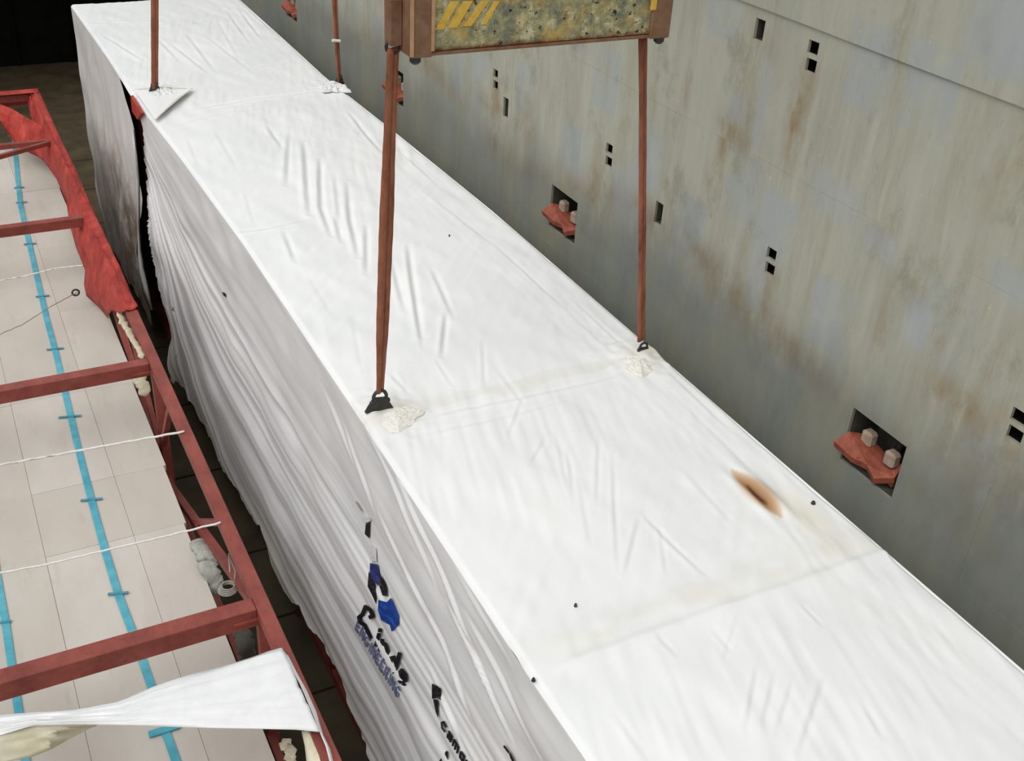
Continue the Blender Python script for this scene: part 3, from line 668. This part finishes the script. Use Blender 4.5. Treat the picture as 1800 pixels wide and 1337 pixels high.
def shackle(parent, c, s=1.0, plate=True):
    b = MB(); b.torus((c[0], c[1], c[2]+.10*s), .075*s, .02*s, 'y', 16, 8, -.4, math.pi+.4, 1, 1.2)
    b.tube([(c[0]-.11*s, c[1], c[2]+.05*s), (c[0]+.11*s, c[1], c[2]+.05*s)], .024*s, 8, axis=(0,0,1))
    b.build('shackle', DARKSTEEL, parent, True)
    if plate:
        V = [(c[0]-.17*s, c[1]-.02, c[2]-.06), (c[0]+.15*s, c[1]-.02, c[2]-.06), (c[0]+.08*s, c[1]-.02, c[2]+.08*s), (c[0]-.07*s, c[1]-.02, c[2]+.10*s)]
        V += [(x, y+.05, z) for x, y, z in V]
        mesh('lifting_lug', V, [(0,1,2,3), (7,6,5,4), (0,4,5,1), (1,5,6,2), (2,6,7,3), (3,7,4,0)], DARKSTEEL, parent)
def yz(x, y, Y): return tuple(float(v) for v in hy(x, y, Y))
s1 = sling([yz(691,84,9.8), yz(684,260,9.8), yz(677,450,9.8), yz(670,640,9.8), yz(668,690,9.8)], [.135,.135,.165,.165,.15,.095],
           'rust-red sling at the near left corner of the crate, under the beam left end', yz(668,722,9.8))
shackle(s1, yz(668,712,9.8), 1.05)
s2 = sling([yz(1130,66,9.8), yz(1130,200,9.8), yz(1129,400,9.8), yz(1127,598,9.8)], [.125,.115,.12,.12,.13],
           'rust-red sling at the near right crate edge, under the beam right end', yz(1130,612,9.8))
shackle(s2, (yz(1130,618,9.8)[0], 9.8, .03), .75)
p = yz(272,155,22.1)
s3 = sling([(p[0]+.62, 22.1, 4.9), (yz(272,0,22.1)[0], 22.1, yz(272,0,22.1)[2]), p], [.15,.15,.14], 'rust-red sling at the rear left corner, beside the triangular flap', p)
shackle(s3, (p[0], 22.1, .10), .8)
p = yz(597,152,21.6); q = yz(588,0,21.6)
s4 = sling([(q[0]+(q[0]-p[0])*1.2, 21.6, 4.9), q, yz(592,75,21.6), p], [.14,.14,.12,.10], 'thin rust-red sling at the rear right crate edge, close to the hull side', (p[0], 21.6, 0.02))
shackle(s4, (p[0], 21.6, .10), .7)
MB().tube([yz(584,71,21.55), yz(598,72,21.55)], .03, 8, axis=(0,0,1)).build('tie', ROPE, s4)

# ================================================================ SPREADER BEAM
YF, YB = 9.52, 10.08
xl = hy(722,98,YF)[0]; x1 = hy(760,95,YF)[0]; x2 = hy(1141,70,YF)[0]; xr = hy(1176,62,YF)[0]
zb = float(hy(740,102,YF)[2]); zbb = float(hy(900,82,YF)[2])
beam = empty('spreader_beam', (float((xl+xr)/2), 9.8, zb), 'weathered yellow and rust spreader beam hanging over the near slings', 'spreader beam')
H = .95
box('beam_body', (x1-.02, YF+.03, zbb), (x2+.02, YB-.03, zb+H-.05), SPREAD, beam, .012)
body = beam.children[-1] if beam.children else None
box('bottom_flange', (x1-.02, YF+.0, zbb-.025), (x2+.02, YB, zbb), RUST, beam)
box('end_block', (xl, YF-.01, zb), (x1, YB+.01, zb+H), RUST, beam, .012)
box('end_block', (x2, YF-.01, zb+.0), (xr, YB+.01, zb+H), RUST, beam, .012)
box('end_edge', (xl-.012, YF-.022, zb+.02), (xl+.022, YF-.010, zb+H), mat_simple('worn_bright_edge', (172,132,96), (190,150,112), 6), beam)
box('end_edge', (x1-.02, YF-.022, zb+.06), (x1+.012, YF-.010, zb+H), bpy.data.materials['worn_bright_edge'], beam)
for x in (xl+.05, xr-.10):
    MB().tube([(x+.02, YF+.06, zb-.07), (x+.02, YF+.06, zb-.045), (x+.02, YF+.06, zb+.0)], [.03, .055, .055], 10).build('foot_bolt', DARKSTEEL, beam)
for x in (float(yz(691,80,9.8)[0]), float(yz(1130,66,9.8)[0])):
    b = MB(); b.torus((x, 9.8, zb+.05), .07, .018, 'y', 16, 8); b.build('sling_eye', DARKSTEEL, beam, True)
box('sling_bracket', (yz(684,60,9.8)[0]-.02, 9.72, zb+.07), (xl, 9.88, zb+.5), RUST, beam, .01)
# worn hazard stripes painted on the front face
for i, (a, b_, w) in enumerate(((772,792,.045), (795,815,.05), (822,845,.04), (850,866,.03))):
    pa = hy(a, 52-i*3, YF+.024); pb = hy(b_+8, 2, YF+.024); V = []
    for p_ in (pa, pb): V += [(p_[0]-w, YF+.024, p_[2]), (p_[0]+w, YF+.024, p_[2])]
    V += [(x, y+.008, z) for x, y, z in V]
    mesh('painted_stripe', V, [(0,1,3,2), (4,6,7,5), (0,4,5,1), (1,5,7,3), (3,7,6,2), (2,6,4,0)], YELLOW, beam)
pa = hy(1148,18,YF-.02); box('painted_stripe', (pa[0]-.03, YF-.016, pa[2]), (pa[0]+.04, YF-.008, pa[2]+.3), YELLOW, beam)
for x in (x1+.5, x2-.5):
    MB().tube([(x, 9.8, zb+H), (x+(5.5-x)*.15, 9.8, zb+H+1.6), (x+(5.5-x)*.3, 9.8, zb+H+3.4)], .03, 8).build('hoist_wire', DARKSTEEL, beam, True)
    MB().torus((x, 9.8, zb+H+.02), .07, .022, 'y').build('hoist_eye', DARKSTEEL, beam, True)

# ================================================================ THE OPEN STEEL MODULE ON THE LEFT
U = 9/7            # module and its tarpaulins and ropes scaled about the camera
T = lambda z: -2.0+z*U   # height from the module's top, scaled about the camera
mod = empty('steel_frame_module', (-.5, 13, FZ), 'open red steel frame holding beige boards, standing left of the white crate', 'frame module')
MX, ML = 1.665*U, -2.45*U; MY0, MY1 = .3*U, 22.85*U
ztop = T(.06); TK = .13*U
box('top_chord', (MX-TK/2, MY0, ztop-TK), (MX+TK/2, MY1, ztop), RED, mod, .01)
box('top_chord', (ML-TK/2, MY0, ztop-TK), (ML+TK/2, MY1, ztop), RED, mod, .01)
for x in (MX, ML): box('bottom_chord', (x-.08, MY0, FZ+.02), (x+.08, MY1, FZ+.2), RED, mod, .01)
beams = [(2.8, .16, .17), (7.32, .17, .20), (11.86, .15, .17), (16.45, .13, .15), (20.0, .09, .09), (22.75, .14, .14)]
for y, w, h in beams:
    y, w, h = y*U, w*U, h*U
    box('cross_beam', (ML+TK/2, y-w/2, ztop-.02-h), (MX-TK/2-.001, y+w/2, ztop-.02), RED, mod, .008)
for y in (2.8, 7.32, 11.86, 16.45, 20.0, 22.75):
    for x in (MX, ML): box('post', (x-.07, y*U-.07, FZ+.2), (x+.07, y*U+.07, ztop-TK), RED, mod)
# cap plates where beams land
for y in (7.32, 11.86): box('gusset', (MX-.36, y*U-.13, ztop-.18), (MX-TK/2, y*U+.2, ztop-.15), RED, mod)
def br(a, b_, w=.075): MB().bar(a, b_, w*U, w*U).build('brace', RED, mod)
BX = MX-.04
for (ya, yb) in ((7.32, 11.6), (16.45, 11.9), (16.45, 20), (2.8, -.0), (22.7, 20)):
    br((BX, (ya+(.1 if yb > ya else -.1))*U, ztop-.18), (BX, yb*U, T(-1.7)), .085)
for ya, yb, zb_ in ((10.9, 12.1, -1.5), (13.6, 12.0, -1.5), (8.7, 10.2, -1.2)): br((BX, ya*U, ztop-.18), (BX, yb*U, T(zb_)), .065)
box('middle_rail', (BX-.05, MY0, T(-1.72)), (BX+.05, MY1, T(-1.64)), RED, mod)
br((MX-.12, 19.95*U, T(0)), (ML, 17.9*U, T(0)), .07)
# casing with cover boards
box('duct_casing', (-2.2*U, MY0+.2, T(-1.6)), (1.30*U, MY1-.1, T(-1.0)), CASE, mod, .03)
PZ = T(-.9)
ycuts = [.4, 2.4, 4.6, 6.3, 8.15, 9.85, 11.0, 13.0, 15.3, 17.6, 20.1, 22.6]
xcuts = [-2.2, -1.35, .03, .93]
for i in range(len(ycuts)-1):
    a, b_ = ycuts[i], ycuts[i+1]
    re = float(np.interp((a+b_)/2, [6, 8, 12, 15, 22], [1.44, 1.45, 1.52, 1.58, 1.62]))
    xc = [v*U for v in xcuts+[re]]; a, b_ = a*U, b_*U
    for j in range(len(xc)-1):
        if j == 1 and i % 2: pass
        dz = random.uniform(-.006, .004)
        box('cover_board', (xc[j]+.0015, a+.0015, PZ-.10), (xc[j+1]-.0015, b_-.0015, PZ+dz), BOARD, mod, .003)
# turquoise strapping lines with cross ticks
def strap(px, w, name='blue_strap'):
    P = [hz(x, y, PZ+.012) for x, y in px]; rows = []; n = len(P); w = w*U
    for i, p_ in enumerate(P):
        rows.append([(p_[0]-w/2, p_[1], PZ+.010), (p_[0]-w/2, p_[1], PZ+.020), (p_[0]+w/2, p_[1], PZ+.020), (p_[0]+w/2, p_[1], PZ+.010)])
    MB().grid(rows).build(name, BLUE, mod)
strap([(22,218),(30,300),(36,362),(52,430),(68,500),(82,560),(98,620),(118,705),(138,790),(161,880),(184,965),(208,1045),(240,1130),(266,1206),(278,1240)], .075)
strap([(290,1283),(300,1310),(312,1345),(330,1400)], .075)
strap([(-14,960),(0,1040),(10,1095),(20,1165),(32,1245),(40,1300),(46,1345)], .07)
for x, y, hw in ((24,240,10),(34,331,9),(38,357,10),(53,430,11),(75,522,12),(97,615,15),(123,734,20),(161,880,19),(208,1045,18),(10,1095,10)):
    a = hz(x-hw, y+hw*.08, PZ); c = hz(x+hw, y-hw*.10, PZ)
    MB().bar((a[0], a[1], PZ+.025), (c[0], c[1], PZ+.025), .04, .012).build('strap_tick', BLUED, mod)
a = hz(262,1294,PZ); c = hz(316,1277,PZ)
MB().bar((a[0], a[1], PZ+.03), (c[0], c[1], PZ+.03), .09, .02).build('strap_tick', BLUE, mod)
# wadding stuffed between boards and frame
def lump(name, pxs, X, r, mat, seed):
    b = MB(); r_ = np.random.RandomState(seed)
    P = [Vector(hx(x, y, X*U)) for x, y in pxs]; pts = []; rs = []; r = r*U
    for a_, c_ in zip(P[:-1], P[1:]):
        for k in range(6): pts.append(a_.lerp(c_, k/6)+Vector(((r_.rand()-.5)*.05, (r_.rand()-.5)*.05, (r_.rand()-.5)*.05))); rs.append(r*(.75+.35*r_.rand()))
    pts.append(P[-1]); rs.append(r*.3); rs[0] = r*.3
    b.tube(pts, rs, 9, flat=.45); b.build(name, mat, mod, True)
lump('wadding', [(240,655),(250,675),(256,695)], 1.55, .09, CREAM, 3)
lump('wadding', [(206,545),(222,575),(238,605),(250,630)], 1.56, .045, CREAM, 4)
lump('wadding', [(345,950),(362,975),(372,1010),(378,1045)], 1.53, .10, GREYWAD, 5)
lump('wadding', [(420,1100),(432,1130),(434,1165)], 1.55, .08, POCKET, 6)
lump('wadding', [(500,1300),(508,1320),(512,1345)], 1.50, .05, CREAM, 7)
# ---- red tarpaulin thrown over the frame
def loft(name, stations, mat, parent, sub=6, rip=.0, seed=0, thick=.008, smooth=True):
    """stations: rows of points; cubic-free linear loft with ripples"""
    st = [[np.array(p, float) for p in row] for row in stations]; rows = []
    r_ = np.random.RandomState(seed); w = len(st[0])
    for i in range(len(st)-1):
        for k in range(sub):
            t = k/sub; base = [st[i][j]*(1-t)+st[i+1][j]*t for j in range(w)]; rows.append(base)
    rows.append(st[-1]); out = []
    for i, row in enumerate(rows):
        o = []
        for j in range(w-1):
            for k in range(4):
                t = k/4; p_ = row[j]*(1-t)+row[j+1]*t; g = j*4+k
                p_ = p_ + np.array([0, 0, rip*(math.sin(g*2.1+i*.23+seed)+.6*math.sin(g*3.7-i*.4)+.5*(r_.rand()-.5))]); o.append(p_)
        o.append(row[-1]); out.append(o)
    o = MB().grid(out).build(name, mat, parent, smooth); solid(o, thick); return o
rt = empty('red_tarpaulin', (1.7, 23, -2.6), 'crumpled red tarpaulin draped along the far end of the red steel frame', 'tarpaulin')
sta = []
for (ax, ay), (bx, by), zl in (((63,163),(48,175),-.1), ((84,222),(64,250),-.35), ((103,262),(82,290),-.5), ((122,308),(102,318),-.5), ((138,345),(117,355),-.55), ((152,385),(122,392),-.5),
                               ((170,425),(134,435),-.55), ((190,458),(150,475),-.6), ((197,475),(148,500),-.7), ((198,500),(152,520),-.75), ((196,530),(172,538),-.8), ((196,548),(190,558),-.75)):
    pr = hz(ax, ay, ztop+.03); pl = hz(bx, by, T(zl))
    yk = pr[1]
    sta.append([np.array([max(pr[0], MX+TK/2+.015), yk, ztop-.13]), np.array([max(pr[0], MX+TK/2+.015), yk, ztop+.03]), np.array([MX-TK/2-.015, yk-.05, ztop+.025]), pr*.25+pl*.75+np.array([0,0,.08]), pl])
loft('draped_strip', sta, RTARP, rt, 6, .035, 2)
sta = []
for (ax, ay), (bx, by), za, zl in (((-30,172),(-30,192),.02,-.1), ((0,182),(0,212),.0,-.3), ((20,192),(12,232),-.05,-.45), ((40,203),(26,252),-.05,-.5), ((62,214),(42,264),-.02,-.5), ((82,228),(66,275),.02,-.5), ((98,258),(88,290),.05,-.5)):
    a = hz(ax, ay, T(za)); c = hz(bx, by, T(zl)); sta.append([a, a*.5+c*.5+np.array([0,0,.06]), c])
loft('hanging_swag', sta, RTARP, rt, 6, .018, 4)
sta = []
for x in np.linspace(ML, MX+.09, 9): sta.append([(x, MY1+.03, ztop-.35), (x, MY1+.03, ztop+.03), (x, MY1-.3, ztop+.025)])
loft('end_band', sta, RTARP, rt, 3, .006, 5)
# ---- white tarpaulin pulled across the near part of the frame
wt = empty('white_tarpaulin', (.8, 8.2, -2), 'bright white tarpaulin pulled across the frame at the lower left', 'tarpaulin')
sta = []
for (ax, ay), (mx_, my), (bx, by), z in (((-60,1262),(-60,1275),(-60,1306),-.1), ((0,1256),(0,1272),(0,1292),-.08), ((70,1252),(60,1265),(60,1274),-.04), ((130,1248),(130,1262),(150,1273),.0), ((205,1234),(210,1255),(230,1275),.05),
        ((270,1208),(280,1240),(300,1277),.08), ((340,1184),(350,1230),(370,1279),.10), ((420,1160),(430,1220),(440,1280),.11), ((470,1145),(490,1210),(520,1282),.12), ((496,1140),(525,1205),(562,1286),.12)):
    a = hz(ax, ay, T(z)); c = hz(mx_, my, T(z+.05)); e_ = hz(bx, by, T(z+.02))
    sta.append([a, a*.5+c*.5+np.array([0,0,.03]), c, c*.5+e_*.5+np.array([0,0,.02]), e_])
loft('tarp_band', sta, WTARP, wt, 5, .012, 3)
sta = []
for (ax, ay), (bx, by), zz in (((496,1140),(506,1152),.12), ((512,1172),(520,1180),.12), ((530,1203),(540,1215),.10), ((548,1245),(556,1250),.1), ((564,1284),(568,1292),.1), ((575,1310),(582,1318),.08), ((584,1345),(592,1350),.05)):
    a = hz(ax-2, ay, T(.13)); sta.append([a, hz(bx, by, T(zz-.04)), hz(bx, by, T(zz-.04))+np.array([.0,0,-.23])])
loft('hanging_edge', sta, WTARP, wt, 4, .006, 6)
sta = []
for (ax, ay), (bx, by) in (((-60,1300),(-60,1345)), ((0,1290),(0,1340)), ((50,1277),(55,1330)), ((100,1274),(90,1316)), ((140,1274),(125,1296)), ((172,1274),(160,1278))):
    a = hz(ax, ay, T(-.06)); c = hz(bx, by, T(-.3)); sta.append([a, a*.5+c*.5+np.array([0,0,.04]), c])
loft('yellowed_underside', sta, YTARP, wt, 5, .02, 8)['label'] = 'yellowed hanging underside'
sta = [[hz(530,1284,T(.0)), hz(544,1284,T(.02))], [hz(536,1310,T(-.05)), hz(556,1310,T(0))], [hz(540,1345,T(-.1)), hz(566,1345,T(0))]]
loft('loose_strip', sta, YTARP, wt, 4, .005, 9)
# ---- ropes
def rope(px, zs, r, mat, label, name='rope'):
    P = [hz(x, y, z) for (x, y), z in zip(px, [T(v) for v in zs])]; r = r*U
    n = 40; pts = []
    for i in range(n+1):
        t = i/n*(len(P)-1); k = min(int(t), len(P)-2); p_ = P[k]*(1-(t-k))+P[k+1]*(t-k); pts.append(p_+np.array([0, .003*math.sin(i*1.9), .003*math.cos(i*1.7)]))
    o = MB().tube(pts, r, 6).build(name, mat, None, True)
    return tag(o, label, 'rope', 'ropes stretched across the steel frame')
rope([(-40,824),(0,817),(110,797),(220,777),(324,758)], [.0,-.05,-.08,-.05,.08], .014, ROPE, 'thick white rope tied across the frame above the middle blue tick')
rope([(-60,1018),(85,991),(180,968),(280,945),(388,918)], [-.3,-.2,-.1,-.03,.08], .011, ROPE, 'white rope across the frame, the one nearest the big near beam')
rope([(-30,498),(40,486),(95,472),(146,466)], [-.1,-.1,-.05,-.04], .010, ROPE, 'thin white rope reaching the end of the red tarpaulin')
rope([(-30,600),(40,570),(90,538),(135,514)], [-.5,-.5,-.5,-.6], .006, GREYROPE, 'thin grey cord slanting down to a small dark hook')
p = hz(133,514,T(-.6)); tag(MB().torus((p[0], p[1], p[2]), .06, .018, 'y').build('hook', DARKSTEEL, None, True), 'small dark hook lying at the end of the grey cord', 'hook')
# ---- coil of wire at the near joint
cw = Vector(hz(400,1036,T(-.35))); b = MB()
for k in range(4): b.torus((cw.x+.006*k, cw.y+.01*k, cw.z+.012*k), .11-.01*k, .012, 'z', 20, 6)
b.tube([cw+Vector((.08,0,.02)), cw+Vector((.14,.12,.15)), cw+Vector((.12,.3,.3)), Vector(hz(404,1006,T(-.1)))], .010, 6)
tag(b.build('wire_coil', GREYROPE, None, True), 'small coil of pale wire hung beside the near beam joint', 'wire coil')
